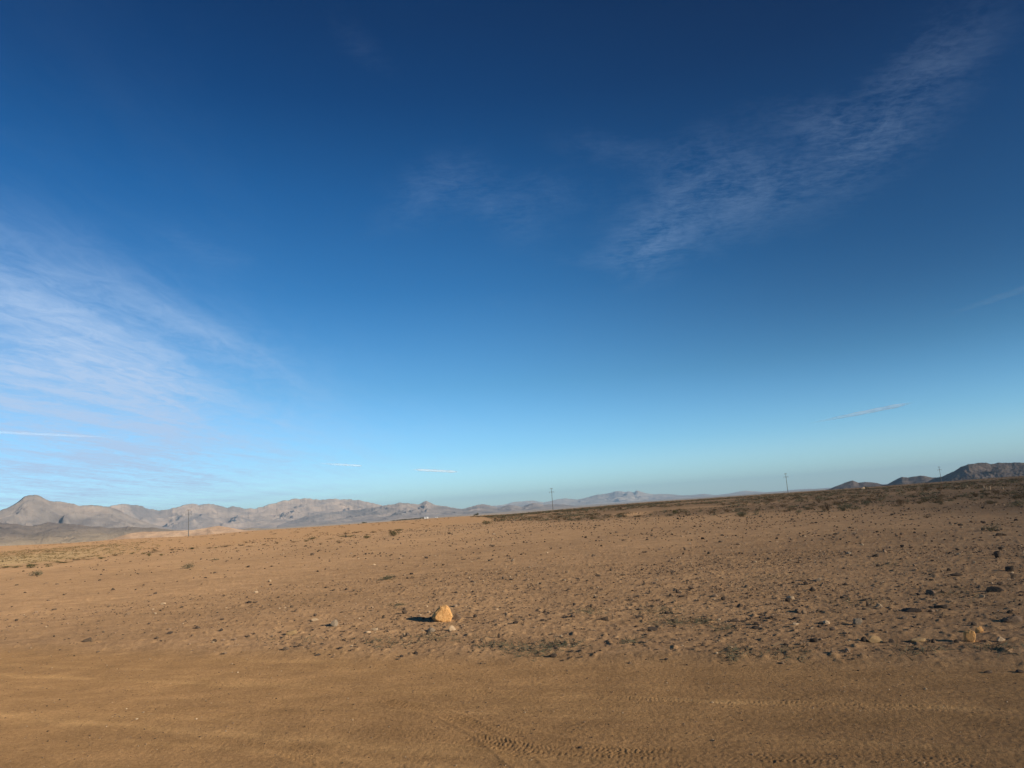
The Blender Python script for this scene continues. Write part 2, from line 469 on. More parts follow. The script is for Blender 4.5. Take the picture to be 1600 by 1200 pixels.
# ------------------------------------------------------------------ hills and mountains
def range_mesh(name, prof, Rc, depth, mat, seed, spur=0.55, fs=None, step=0.045, rows=130, base=-50, rough=1.0):
    pts = np.array([azel(*p) for p in prof])
    a = np.radians(np.arange(np.degrees(pts[0, 0]), np.degrees(pts[-1, 0]), step))
    el = np.interp(a, pts[:, 0], pts[:, 1])
    crest = Rc * (1 + 0.04 * gnoise(a * 14, a * 0, seed))
    Hc = np.tan(el) * crest + CAM_Z - base
    jag = rough * np.minimum(0.035 * Hc, Rc * 0.0011) * fbm(a * 130, a * 0 + 2, 1.0, 5, seed + 3, 0.6)
    endf = sstep(pts[0, 0], pts[0, 0] + 0.004, a) * sstep(pts[-1, 0], pts[-1, 0] - 0.004, a)
    Hc = Hc * (0.02 + 0.98 * endf)
    rho = np.linspace(-1, 0.45, rows)
    Aa, Q = np.meshgrid(a, rho)
    Cm = crest[None, :]; Hm = Hc[None, :]
    r = Cm + Q * depth
    x = np.sin(Aa) * r; y = np.cos(Aa) * r
    fs = fs or 1.0 / (depth * 0.26)
    wx = x + depth * 0.22 * fbm(x, y, fs * 0.8, 3, seed + 9); wy = y + depth * 0.22 * fbm(x, y, fs * 0.8, 3, seed + 19)
    rg = ridged(wx, wy, fs, 7, seed, 0.6)
    rg2 = ridged(wx, wy, fs * 0.35, 4, seed + 50)
    s = np.where(Q < 0, (1 + Q), 1 - Q / 0.45)
    cross = np.clip(s, 0, 1) ** 1.25
    w = np.clip(1 - np.clip(s, 0, 1) ** 5, 0, 1)
    body = cross * (1 - spur * w * (1 - rg) * 1.05) + spur * 0.42 * w * (rg2 - 0.45) * np.sin(np.clip(s, 0, 1) * math.pi)
    body = np.clip(body, 0, None)
    z = base + Hm * body + (jag * endf)[None, :] * np.clip(s, 0, 1) ** 9
    # keep foreground spurs below the skyline of the crest
    cur = (z - CAM_Z) / r
    lim = np.tan(np.interp(a, pts[:, 0], pts[:, 1]))[None, :] * 0.97
    z = np.where((Q < -0.02) & (cur > lim), lim * r + CAM_Z, z)
    return tag(mesh_np(name, np.stack([x, y, z], -1).reshape(-1, 3), grid_faces(rows, len(a)), mat, True), kind='structure')

def rock_mat(name, stops, scale, detail=7, bumpd=20, coord_scale=(1, 1, 1), skirt=None):
    M = Mat(name, 0.97, 0.8, 0.1)
    v = M.pos(coord_scale)
    n = M.noise(v, scale, detail, 0.62, 0.6)
    c = M.ramp(n, stops)
    n2 = M.noise(v, scale * 7, 5, 0.6)
    c = M.mix(1.0, c, M.ramp(n2, [(0.3, (0.74, 0.75, 0.78)), (0.7, (1.22, 1.20, 1.16))]), 'MULTIPLY')
    if skirt:                                     # pale outwash soil on the lowest slopes
        sp = M.n('ShaderNodeSeparateXYZ'); M.l(v, sp.inputs[0])
        mr = M.n('ShaderNodeMapRange'); M.l(sp.outputs[2], mr.inputs[0]); mr.inputs[1].default_value = skirt[0]; mr.inputs[2].default_value = skirt[1]
        mr.inputs[3].default_value = 1; mr.inputs[4].default_value = 0
        mu = M.n('ShaderNodeMath', operation='MULTIPLY_ADD'); mu.use_clamp = True; M.l(n, mu.inputs[0]); mu.inputs[1].default_value = 1.6; mu.inputs[2].default_value = -0.8
        ad = M.n('ShaderNodeMath', operation='ADD'); ad.use_clamp = True; M.l(mr.outputs[0], ad.inputs[0]); M.l(mu.outputs[0], ad.inputs[1])
        mm = M.n('ShaderNodeMath', operation='MULTIPLY'); M.l(ad.outputs[0], mm.inputs[0]); M.l(mr.outputs[0], mm.inputs[1])
        c = M.mix(mm.outputs[0], c, skirt[2])
    M.color(c)
    M.bump(n2, 1.0, bumpd * 2)
    return M.m
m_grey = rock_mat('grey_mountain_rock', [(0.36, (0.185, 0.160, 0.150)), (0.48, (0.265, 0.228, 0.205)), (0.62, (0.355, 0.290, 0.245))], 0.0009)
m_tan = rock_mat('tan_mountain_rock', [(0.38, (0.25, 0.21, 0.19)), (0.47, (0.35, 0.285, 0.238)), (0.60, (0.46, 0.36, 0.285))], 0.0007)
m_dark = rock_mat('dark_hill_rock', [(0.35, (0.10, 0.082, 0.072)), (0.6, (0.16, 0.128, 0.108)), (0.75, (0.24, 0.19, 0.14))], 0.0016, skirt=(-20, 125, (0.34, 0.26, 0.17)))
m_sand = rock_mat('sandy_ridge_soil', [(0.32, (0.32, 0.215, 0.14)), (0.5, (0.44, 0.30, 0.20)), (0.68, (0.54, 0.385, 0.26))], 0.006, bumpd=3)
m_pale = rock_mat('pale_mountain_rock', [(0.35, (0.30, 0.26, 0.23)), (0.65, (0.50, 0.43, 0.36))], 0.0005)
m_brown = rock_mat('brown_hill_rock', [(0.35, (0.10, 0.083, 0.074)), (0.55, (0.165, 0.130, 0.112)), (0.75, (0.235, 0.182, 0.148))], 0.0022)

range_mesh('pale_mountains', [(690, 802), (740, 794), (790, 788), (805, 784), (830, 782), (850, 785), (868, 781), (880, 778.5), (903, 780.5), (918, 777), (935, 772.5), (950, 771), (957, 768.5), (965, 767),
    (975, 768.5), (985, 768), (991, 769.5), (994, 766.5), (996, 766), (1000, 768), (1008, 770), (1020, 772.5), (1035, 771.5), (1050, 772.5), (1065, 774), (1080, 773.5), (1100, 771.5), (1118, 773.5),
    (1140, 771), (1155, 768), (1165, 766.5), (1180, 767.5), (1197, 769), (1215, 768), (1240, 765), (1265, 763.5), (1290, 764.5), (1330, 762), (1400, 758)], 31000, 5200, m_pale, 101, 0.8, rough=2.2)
range_mesh('tan_mountains', [(120, 830), (150, 806), (165, 793), (178, 789), (190, 787.5), (205, 788), (222, 791), (235, 796), (250, 797), (268, 795), (280, 791), (293, 788), (300, 786.5), (312, 789),
    (322, 787), (333, 788), (345, 790), (355, 793.5), (364, 791), (380, 794), (398, 795), (408, 792), (425, 787), (440, 783), (455, 780), (470, 779), (482, 778.5), (500, 781), (520, 779), (533, 780.5),
    (548, 780), (562, 782), (580, 785.5), (600, 790), (640, 797), (680, 802), (720, 806)], 18500, 4600, m_tan, 202, 0.66, rough=1.5)
range_mesh('central_mountains', [(430, 822), (480, 806), (520, 800), (560, 796), (585, 793), (600, 790), (612, 788), (625, 785.5), (640, 786.5), (655, 788), (662, 784), (666, 782.5), (672, 785), (680, 789),
    (700, 791.5), (712, 794), (722, 795.5), (735, 792), (745, 789), (755, 787.5), (765, 789.5), (777, 793), (788, 791), (795, 789), (803, 789.5), (815, 792), (832, 786), (840, 786.5), (850, 788.5),
    (862, 787.5), (880, 788), (895, 790), (915, 792), (940, 794), (980, 794)], 14500, 3600, m_grey, 303, 0.72, rough=1.7)
range_mesh('peaked_mountains', [(-330, 850), (-200, 838), (-100, 818), (-40, 806), (0, 797.5), (12, 793), (25, 786), (36, 777), (45, 773.5), (54, 772.5), (62, 774), (70, 779), (79, 783.5), (90, 783), (100, 784),
    (112, 787), (124, 790), (138, 789), (150, 789), (165, 791), (178, 794), (190, 799), (200, 805), (215, 811), (235, 818), (270, 828), (300, 834)], 10200, 3000, m_grey, 404, 0.74)
range_mesh('dark_hills', [(-300, 846), (-120, 828), (-40, 820), (0, 816.5), (12, 818), (28, 819), (40, 821), (50, 822), (62, 819), (74, 816.5), (88, 817), (100, 818), (112, 818.5), (125, 820), (140, 822.5), (155, 822.5),
    (168, 825), (185, 824.5), (200, 822.5), (212, 823.5), (228, 825), (238, 823.5), (250, 826), (275, 828), (300, 829), (320, 828), (345, 824), (370, 828), (390, 825), (402, 825), (430, 827), (480, 825)],
    7000, 2000, m_dark, 505, 0.5)
range_mesh('sandy_ridge', [(60, 852), (110, 849), (150, 846), (175, 842), (190, 837), (203, 833), (220, 831), (245, 830.5), (270, 829.5), (300, 828), (318, 825.5), (330, 823), (341, 821.5), (352, 823), (366, 825.5),
    (382, 828), (400, 828.5), (430, 827.5), (480, 825), (540, 821), (620, 816)], 2300, 520, m_sand, 606, 0.5, fs=1 / 260, base=-46, rough=0.4)
range_mesh('brown_hills', [(1280, 768), (1296, 764), (1308, 759), (1318, 755), (1328, 751.5), (1333, 751), (1341, 754), (1352, 753), (1362, 753.5), (1372, 755), (1380, 757.5), (1386, 757), (1394, 752.5), (1402, 748), (1409, 745.2),
    (1418, 746), (1428, 744.5), (1438, 743), (1447, 744), (1456, 746), (1475, 746), (1500, 744), (1560, 742)], 5200, 1500, m_brown, 707, 0.72)
range_mesh('brown_hills', [(1440, 757), (1462, 746.5), (1472, 744.5), (1482, 740), (1494, 734), (1504, 728.5), (1512, 725.5), (1524, 724), (1532, 722.5), (1540, 723), (1550, 724.5), (1562, 723), (1580, 723), (1595, 722.5),
    (1610, 724), (1650, 721), (1720, 726), (1800, 722), (1900, 730)], 4300, 1300, m_brown, 818, 0.72)

# ------------------------------------------------------------------ air
def box_obj(name, lo, hi, mat):
    v = np.array([[x, y, z] for z in (lo[2], hi[2]) for y in (lo[1], hi[1]) for x in (lo[0], hi[0])], float)
    f = np.array([[0, 2, 3, 1], [4, 5, 7, 6], [0, 1, 5, 4], [2, 6, 7, 3], [0, 4, 6, 2], [1, 3, 7, 5]])
    return mesh_np(name, v, f, mat)
def volume_mat(name, color, density, anis=0.0):
    mt = bpy.data.materials.new(name); mt.use_nodes = True; t = mt.node_tree; t.nodes.clear()
    o = t.nodes.new('ShaderNodeOutputMaterial'); pv = t.nodes.new('ShaderNodeVolumePrincipled')
    pv.inputs['Color'].default_value = (*color, 1); pv.inputs['Density'].default_value = density
    pv.inputs['Anisotropy'].default_value = anis
    t.links.new(pv.outputs[0], o.inputs['Volume'])
    return mt
haze = box_obj('haze', (-41000, -41000, -60), (41000, 41000, 790), volume_mat('haze_air', (0.52, 0.77, 1.0), 2.9e-5))
tag(haze, kind='stuff')

# ------------------------------------------------------------------ contrails (thin trails of ice cloud)
def trail_mat(alpha, fade):
    M = Mat('contrail_vapour', 1.0, 0, 0)
    M.color((0.9, 0.92, 0.95))
    c = M.n('ShaderNodeUVMap'); sp = M.n('ShaderNodeSeparateXYZ'); M.l(c.outputs[0], sp.inputs[0])
    def mr(a, b):
        n = M.n('ShaderNodeMapRange'); n.interpolation_type = 'SMOOTHSTEP'; M.l(sp.outputs[0], n.inputs[0]); n.inputs[1].default_value = a; n.inputs[2].default_value = b
        return n.outputs[0]
    a = M.n('ShaderNodeMath', operation='MULTIPLY'); M.l(mr(0, fade[0]), a.inputs[0]); M.l(mr(1, 1 - fade[1]), a.inputs[1])
    nz = M.noise(c.outputs[0], 6, 5, 0.6)
    b = M.n('ShaderNodeMath', operation='MULTIPLY'); M.l(a.outputs[0], b.inputs[0]); M.l(nz, b.inputs[1])
    d = M.n('ShaderNodeMath', operation='MULTIPLY'); d.use_clamp = True; M.l(b.outputs[0], d.inputs[0]); d.inputs[1].default_value = alpha * 2
    t = M.t
    df = M.n('ShaderNodeBsdfDiffuse'); tl = M.n('ShaderNodeBsdfTranslucent'); tr = M.n('ShaderNodeBsdfTransparent')
    df.inputs[0].default_value = (0.75, 0.76, 0.78, 1); tl.inputs[0].default_value = (0.75, 0.76, 0.78, 1)
    ad = M.n('ShaderNodeAddShader'); M.l(df.outputs[0], ad.inputs[0]); M.l(tl.outputs[0], ad.inputs[1])
    mx = M.n('ShaderNodeMixShader'); M.l(d.outputs[0], mx.inputs[0]); M.l(tr.outputs[0], mx.inputs[1]); M.l(ad.outputs[0], mx.inputs[2])
    out_ = [n for n in t.nodes if n.type == 'OUTPUT_MATERIAL'][0]; M.l(mx.outputs[0], out_.inputs[0])
    return M.m
def contrail(p0, p1, width_px, dist, tau, label, taper=(0.15, 0.15)):
    w = width_px / F * dist
    n = 60
    mt = trail_mat(tau, taper)
    d0, d1 = ray(*p0), ray(*p1)
    P = [d0 * (1 - t) + d1 * t for t in np.linspace(0, 1, n)]
    P = np.array([p / np.hypot(p[0], p[1]) * dist for p in P]); P[:, 2] += CAM_Z
    V = []
    axis = P[-1] - P[0]; axis /= np.linalg.norm(axis)
    up = np.array([0, 0, 1.0]); side = np.cross(axis, up); side /= np.linalg.norm(side)
    for i, p in enumerate(P):
        t = i / (n - 1)
        k = min(1, t / taper[0] + 0.2) * min(1, (1 - t) / taper[1] + 0.2)
        k *= 1 + 0.08 * math.sin(i * 0.7)
        for j in range(10):
            a = 2 * math.pi * j / 10
            V.append(p + (up * math.cos(a) + side * math.sin(a)) * w / 2 * k)
    V = np.array(V); c = V.mean(0)
    o = mesh_np('contrail', V - c, grid_faces(n, 10, True), mt, True)
    o.location = c
    uv = o.data.uv_layers.new(name='along')
    li = np.empty(len(o.data.loops), np.int32); o.data.loops.foreach_get('vertex_index', li)
    uv.data.foreach_set('uv', np.stack([(li // 10) / (n - 1), (li % 10) / 10 * 0.2], 1).astype(np.float32).ravel())
    tag(o, label, 'contrail', 'contrails in the sky')
contrail((-60, 673), (212, 685), 4, 62000, 0.09, 'long thin white contrail over the twin-shouldered peak at the left', (0.05, 0.5))
contrail((488, 723.5), (568, 728), 3.2, 88000, 0.22, 'short white contrail fading to its left above the broad tan mountain', (0.6, 0.1))
contrail((640, 733.5), (720, 737.5), 3.6, 88000, 0.34, 'short bright white contrail low over the small pointed summit near the middle', (0.25, 0.2))
contrail((1252, 664), (1432, 628), 5, 62000, 0.34, 'feathery white contrail rising to the right between the two right-hand poles', (0.6, 0.2))
contrail((1440, 505), (1680, 425), 8, 40000, 0.04, 'faint wide contrail high up at the right edge of the sky', (0.6, 0.1))

# ------------------------------------------------------------------ rocks
def ico(sub):
    import bmesh
    bm = bmesh.new(); bmesh.ops.create_icosphere(bm, subdivisions=sub, radius=1)
    v = np.array([x.co for x in bm.verts]); f = np.array([[x.index for x in q.verts] for q in bm.faces])
    bm.free(); return v / np.linalg.norm(v, axis=1)[:, None], f
ICO3, ICO4, ICO1, ICO2 = ico(3), ico(4), ico(1), ico(2)
def rock_shape(base, seed, nplanes=14, rough=0.03):
    g = np.random.default_rng(seed)
    v, f = base
    n = g.normal(size=(nplanes, 3)); n /= np.linalg.norm(n, axis=1)[:, None]
    n = np.concatenate([n, [[0, 0, -1]]]); dd = np.concatenate([g.uniform(0.55, 1.0, nplanes), [0.5]])
    den = v @ n.T
    rad = np.where(den > 0.05, dd / np.maximum(den, 0.05), 9).min(1)
    rad = np.minimum(rad, 1.35)
    p = v * rad[:, None]
    q = p * 3.0 + seed
    p = p * (1 + rough * (gnoise(q[:, 0] + q[:, 2], q[:, 1] - q[:, 2], seed) + 0.5 * gnoise(q[:, 0] * 2.7, q[:, 1] * 2.7 + q[:, 2] * 2, seed + 1)))[:, None]
    lo, hi = p.min(0), p.max(0)
    p = (p - (lo + hi) / 2) / (hi - lo)          # unit box
    p[:, 2] += 0.5
    return p, f
def stone_mat(name, a, b, c2=None):
    M = Mat(name, 0.9, 0.7, 0.2)
    v = M.pos()
    n = M.noise(v, 14, 6, 0.6, 0.5)
    c = M.ramp(n, [(0.3, a), (0.55, b), (0.75, c2 or tuple(min(1, x * 1.2) for x in b))])
    oi = M.n('ShaderNodeObjectInfo')
    c = M.mix(1.0, c, M.ramp(oi.outputs['Random'], [(0, (0.8, 0.8, 0.8)), (1, (1.15, 1.15, 1.15))]), 'MULTIPLY')
    M.color(c); M.bump(M.noise(v, 40, 5, 0.65), 0.7, 0.01)
    return M.m
MS = {'orange': stone_mat('orange_stone', (0.44, 0.21, 0.075), (0.74, 0.42, 0.16), (0.84, 0.55, 0.26)),
      'brown': stone_mat('brown_stone', (0.13, 0.085, 0.055), (0.22, 0.15, 0.10)),
      'dark': stone_mat('shaded_dark_stone', (0.055, 0.040, 0.028), (0.115, 0.080, 0.055)),  # the stones' shaded sides put into the base colour
      'pale': stone_mat('pale_stone', (0.38, 0.26, 0.15), (0.52, 0.38, 0.24)),
      'grey': stone_mat('grey_stone', (0.23, 0.175, 0.12), (0.34, 0.26, 0.18)),
      'ochre': stone_mat('ochre_stone', (0.30, 0.19, 0.09), (0.42, 0.28, 0.14)),
      'clod': stone_mat('soil_clod', (0.17, 0.11, 0.065), (0.27, 0.18, 0.11))}
ROCKV = [rock_shape(ICO3, 100 + i, random.choice([9, 12, 16])) for i in range(12)]
ROCKM = {}
def rock_mesh(i, col):
    if (i, col) not in ROCKM: ROCKM[(i, col)] = mesh_np('stone', ROCKV[i][0], ROCKV[i][1], MS[col], False, link_it=False)
    return ROCKM[(i, col)]
def px_size(p): return math.hypot(p[0], p[1]) / F * math.sqrt(1.0)
def put_rock(me, px, py, w, h, rot=None, sink=0.12):
    p = at(px, py)
    o = add_obj('rock', me)
    sw, sh = w * px_size(p) * 0.93, h * px_size(p) * 0.85
    dpt = min(sw * random.uniform(0.7, 1.0), max(sh * 1.4, sw * 0.7))
    o.scale = (sw * 1.02, dpt, sh * (1 + sink) * 1.02)
    o.rotation_euler = (0, 0, -math.atan2(p[0], p[1]) + (rot if rot is not None else 0))
    # the pixel marks the foot of the rock on the camera side: step back by half its depth
    q = p / np.linalg.norm(p) * (np.linalg.norm(p) + dpt * 0.4)
    o.location = (q[0], q[1], height1(q[0], q[1]) - sh * sink)
    return o
NOTABLE = [
 # x, foot y, w, h, colour, label
 (715, 969, 14, 11, 'brown', 'rounded brown rock just right of the large orange boulder'),
 (706, 989, 12, 8, 'pale', 'pale stone lying in front of the large orange boulder'),
 (523, 983, 11, 11, 'grey', 'upright pale grey rock standing alone left of the orange boulder'),
 (455, 995, 17, 7, 'ochre', 'flat yellowish slab left of the upright grey rock'),
 (492, 974, 11, 4, 'pale', 'thin flat pale slab up and left of the upright grey rock'),
 (586, 990, 10, 5, 'pale', 'low pale stone at the road edge left of the orange boulder'),
 (599, 970, 5, 6, 'dark', 'small dark pointed stone left of the orange boulder shadow'),
 (780, 1001, 5, 9, 'dark', 'thin dark upright stone with a long shadow right of the boulder'),
 (670, 996, 10, 8, 'dark', 'dark lumpy stone in front of the orange boulder to its left'),
 (637, 999, 7, 5, 'brown', 'small brown stone with shadow below the boulder shadow tip'),
 (1517, 1007, 15, 17, 'orange', 'tall orange rock with a long shadow near the right road edge'),
 (1532, 995, 10, 8, 'orange', 'small pinkish orange stone just behind the tall orange rock'),
 (1565, 1007, 11, 6, 'pale', 'flat cream stone right of the tall orange rock'),
 (1367, 1008, 20, 9, 'ochre', 'wide ochre rock behind a long shadow at the road edge'),
 (1351, 1008, 9, 9, 'dark', 'dark block touching the left end of the wide ochre rock'),
 (1273, 1011, 13, 8, 'dark', 'dark wedge shaped stone left of the wide ochre rock'),
 (1394, 1009, 8, 6, 'brown', 'small brown stone right of the wide ochre rock'),
 (1435, 1008, 22, 6, 'ochre', 'low flat earth-coloured slab between ochre rock and tall orange rock'),
 (1459, 1010, 6, 7, 'dark', 'small dark stone left of the tall orange rock shadow'),
 (1496, 1011, 8, 6, 'dark', 'dark stone at the foot of the tall orange rock'),
 (1374, 953, 11, 7, 'pale', 'bright cream stone in the middle of the right field'),
 (1357, 951, 5, 9, 'dark', 'narrow dark upright stone left of the bright cream stone'),
 (1341, 981, 13, 10, 'grey', 'grey angular rock between the cream stone and ochre rock'),
 (1302, 992, 9, 5, 'brown', 'brown stone left of and below the grey angular rock'),
 (1271, 927, 10, 8, 'dark', 'squat black stone in the right field'),
 (1232, 944, 9, 6, 'dark', 'small dark pyramid stone left of the right field centre'),
 (1425, 960, 34, 6, 'dark', 'long low dark hump of stone in the right field'),
 (1472, 954, 20, 6, 'dark', 'dark flat stone right of the long low hump'),
 (1556, 929, 24, 8, 'dark', 'broad dark stone near the right picture edge'),
 (1560, 875, 9, 11, 'dark', 'tall dark leaning stone at the far right'),
 (1579, 896, 13, 9, 'dark', 'dark hooked stone below the tall leaning one at far right'),
 (1584, 977, 24, 9, 'brown', 'broad brown humped rock at the right picture edge'),
 (1579, 964, 10, 6, 'dark', 'dark stone just above the broad brown humped rock'),
 (1523, 984, 9, 5, 'dark', 'dark stone above the small pinkish orange stone'),
 (1536, 939, 7, 4, 'pale', 'small pale stone right of the long low hump'),
 (1495, 905, 18, 4, 'dark', 'flat dark slab in the upper right field'),
 (1322, 917, 10, 4, 'dark', 'flat dark stone right of the squat black stone'),
 (1373, 888, 7, 4, 'dark', 'small dark stone high in the right field'),
 (1136, 1002, 8, 4, 'dark', 'low dark stone at the road edge right of centre'),
 (136, 1007, 12, 6, 'dark', 'dark clump of stone alone near the left road edge'),
 (335, 1007, 7, 5, 'dark', 'dark stone with a bright chip beside it near the left road edge'),
 (333, 1009, 4, 2.5, 'pale', 'white stone chip beside a dark stone near left road edge'),
 (255, 947, 7, 3, 'pale', 'pale flat stone in the left field'),
 (388, 999, 6, 4, 'dark', 'dark stone left of the flat yellowish slab'),
 (397, 994, 5, 4, 'dark', 'small dark stone touching the one left of the yellow slab'),
 (1059, 929, 7, 7, 'dark', 'dark upright stone right of centre in the field'),
 (1066, 937, 12, 3, 'dark', 'flat dark stone below the dark upright one right of centre'),
 (1131, 942, 9, 7, 'dark', 'dark stone with a thin straight shadow right of centre'),
 (1007, 918, 5, 7, 'dark', 'small dark block near the middle of the field'),
 (1148, 974, 14, 5, 'dark', 'long dark stone near the road edge right of centre'),
 (1181, 987, 16, 5, 'dark', 'long dark stone below and right of its near twin'),
 (945, 974, 14, 6, 'dark', 'dark low stone among the grey twigs near centre'),
 (1000, 970, 14, 5, 'dark', 'dark low stone right of the grey twigs near centre'),
 (865, 1030, 14, 7, 'dark', 'dark stone on the road edge among dry twigs'),
 (906, 1170, 9, 5, 'dark', 'small dark stone lying alone on the tyre tracks'),
 (1545, 1053, 10, 4, 'brown', 'brown stone half buried on the road at the right'),
 (1446, 1077, 5, 3, 'pale', 'pale pebble on the smooth road at the right'),
 (1594, 1053, 12, 4, 'dark', 'dark stone at the right edge of the road'),
]
def big_rock():
    import bmesh
    ol = [(-1.0, .34), (-.66, .62), (-.14, .95), (.45, 1.0), (.76, .78), (.9, .5), (1, .33), (.8, .0), (.05, -.04), (-.4, .06), (-.85, .18)]
    bm = bmesh.new()
    for yy, sc, dx, dz in ((-0.50, 0.76, .10, .0), (-0.34, 0.95, .03, .0), (0.05, 1.0, 0, 0), (0.45, 0.78, -.05, .0)):
        for x0, z0 in ol: bm.verts.new((x0 * sc + dx, yy + random.uniform(-.05, .05), (z0 - .42) * sc + .42 + dz))
    bm.verts.new((0.30, -0.60, 0.46)); bm.verts.new((-0.50, -0.56, 0.22))
    h = bmesh.ops.convex_hull(bm, input=bm.verts)
    bmesh.ops.delete(bm, geom=list({g for g in h['geom_interior'] + h['geom_unused'] if isinstance(g, bmesh.types.BMVert)}), context='VERTS')
    bmesh.ops.triangulate(bm, faces=bm.faces)
    for _ in range(3): bmesh.ops.subdivide_edges(bm, edges=[e for e in bm.edges if e.calc_length() > 0.09], cuts=1, use_grid_fill=True)
    bmesh.ops.triangulate(bm, faces=bm.faces)
    p = np.array([v.co for v in bm.verts]); f = np.array([[v.index for v in q.verts] for q in bm.faces]); bm.free()
    q = p * 3.2; c = p.mean(0)
    k = 1 + 0.035 * gnoise(q[:, 0] + q[:, 1], q[:, 2] - q[:, 1], 5) + 0.05 * gnoise(q[:, 0] * 2.6, q[:, 2] * 2.6 + q[:, 1] * 2, 6) + 0.02 * gnoise(q[:, 0] * 6, q[:, 2] * 6 + q[:, 1] * 5, 7)
    p = c + (p - c) * k[:, None]
    lo, hi = p.min(0), p.max(0)
    p = (p - (lo + hi) / 2) / (hi - lo); p[:, 2] += 0.5
    return mesh_np('boulder', p, f, MS['orange'], False, link_it=False)
o = put_rock(big_rock(), 691, 974, 34, 26.5, 0.0)
o.name = 'boulder'
tag(o, 'large bright orange boulder casting a long shadow left of centre', 'rock')
for i, (px, py, w, h, col, lab) in enumerate(NOTABLE):
    if col == 'dark': w, h = w * 0.88, h * 0.9
    o = put_rock(rock_mesh(i % 12, col), px, py, w, h, random.uniform(-0.5, 0.5))
    tag(o, lab, 'rock')
p = at(1348.5, 766.5); 
o = put_rock(rock_mesh(3, 'pale'), 1348.5, 765, 5, 4.2, 0.2)
tag(o, 'lone pale boulder on the far crest below the small right hills', 'rock')

def visible_field(n, rmin, rmax, power=1.0, azr=(-39, 39)):
    a = np.radians(rng.uniform(azr[0], azr[1], n)); r = np.sqrt(rng.uniform(rmin ** 2, rmax ** 2, n))
    x, y = np.sin(a) * r, np.cos(a) * r
    t = x * RN[0] + y * RN[1]
    return x, y, r, a, t
# other countable stones, each its own object
n_ind = 0
x, y, r, a, t = visible_field(4200, 7, 60)
keep = (t > EDGE_T + 0.15) & (rng.random(len(x)) < np.clip(0.30 + 0.7 * (np.degrees(a) + 30) / 60, 0.12, 1) * (0.6 + 0.8 * gnoise(x * 0.25, y * 0.25, 70)) * np.clip(22 / r, 0.15, 1))
idx = np.where(keep)[0][:235]
LBL = {'dark': 'dark brown stone casting a short shadow on the desert plain', 'brown': 'brown stone lying loose on the desert plain', 'pale': 'small pale stone glinting on the brown desert plain',
       'grey': 'grey stone lying loose on the brown desert plain', 'clod': 'clod of dry brown soil on the desert plain'}
zz0 = height(x[idx], y[idx])[0]
for q, z0 in zip(idx, zz0):
    col = rng.choice(['dark', 'brown', 'pale', 'grey', 'clod'], p=[0.42, 0.25, 0.08, 0.07, 0.18])
    s = float(np.clip(rng.lognormal(math.log(0.055), 0.32), 0.035, 0.12)) * (1 + r[q] / 90) * (0.7 if col == 'pale' else 1)
    o = add_obj('stone', rock_mesh(int(rng.integers(12)), str(col)))
    o.scale = (s * rng.uniform(0.9, 1.7), s * rng.uniform(0.8, 1.2), s * rng.uniform(0.5, 0.9))
    o.rotation_euler = (rng.uniform(-0.2, 0.2), rng.uniform(-0.2, 0.2), rng.uniform(0, 6.28))
    o.location = (x[q], y[q], z0 - s * 0.12)
    tag(o, LBL[str(col)], 'stone', str(col) + ' stones scattered over the plain')

# gravel: nobody could count it
SM = Mat('gravel_stone', 0.93, 0.7, 0.15)
sca = SM.n('ShaderNodeVertexColor', layer_name='albedo')
SM.color(SM.mix(1.0, sca.outputs[0], SM.ramp(SM.noise(SM.pos(), 30, 3), [(0.3, (0.85, 0.85, 0.85)), (0.7, (1.15, 1.15, 1.15))]), 'MULTIPLY'))
def scatter(name, x, y, s, cols, base, flat=(0.4, 0.8), seed=1, nvar=6, sink=0.15):
    g = np.random.default_rng(seed)
    var = [rock_shape(base, 300 + seed * 20 + i, 8, 0.0) for i in range(nvar)]
    z = height(x, y)[0]
    V, Fc, C = [], [], []
    off = 0
    which = g.integers(nvar, size=len(x))
    rot = g.uniform(0, 6.283, len(x)); sx = s * g.uniform(0.8, 1.5, len(x)); sy = s * g.uniform(0.8, 1.1, len(x)); sz = s * g.uniform(flat[0], flat[1], len(x))
    for k in range(nvar):
        ii = np.where(which == k)[0]
        if len(ii) == 0: continue
        v, f = var[k]
        vx = v[None, :, 0] * sx[ii, None]; vy = v[None, :, 1] * sy[ii, None]; vz = v[None, :, 2] * sz[ii, None]
        c, s_ = np.cos(rot[ii])[:, None], np.sin(rot[ii])[:, None]
        Q = np.stack([vx * c - vy * s_ + x[ii, None], vx * s_ + vy * c + y[ii, None], vz + (z[ii] - sink * sz[ii])[:, None]], -1)
        V.append(Q.reshape(-1, 3)); C.append(np.repeat(cols[ii], len(v), 0))
        Fc.append((f[None] + (np.arange(len(ii)) * len(v))[:, None, None]).reshape(-1, 3) + off)
        off += len(ii) * len(v)
    o = mesh_np(name, np.concatenate(V), np.concatenate(Fc), SM.m, False, color=np.concatenate(C))
    return tag(o, kind='stuff')
PAL = np.array([[0.07, 0.052, 0.04], [0.13, 0.09, 0.06], [0.24, 0.16, 0.10], [0.30, 0.20, 0.125], [0.48, 0.35, 0.22]])
def pal(n, p): return PAL[rng.choice(5, size=n, p=p)] * rng.uniform(0.8, 1.2, (n, 1))
def dens(x, y, a, lo=0.18):
    return np.clip(lo + (1 - lo) * (np.degrees(a) + 28) / 50, lo, 1) * np.clip(0.55 + 1.3 * fbm(x, y, 0.22, 3, 71), 0, 1.4)
x, y, r, a, t = visible_field(34000, 5.5, 20)
kp = (t > EDGE_T - 0.1) & (rng.random(len(x)) < dens(x, y, a, 0.25) * sstep(EDGE_T - 0.2, EDGE_T + 0.5, t))
x, y, a, r = x[kp], y[kp], a[kp], r[kp]
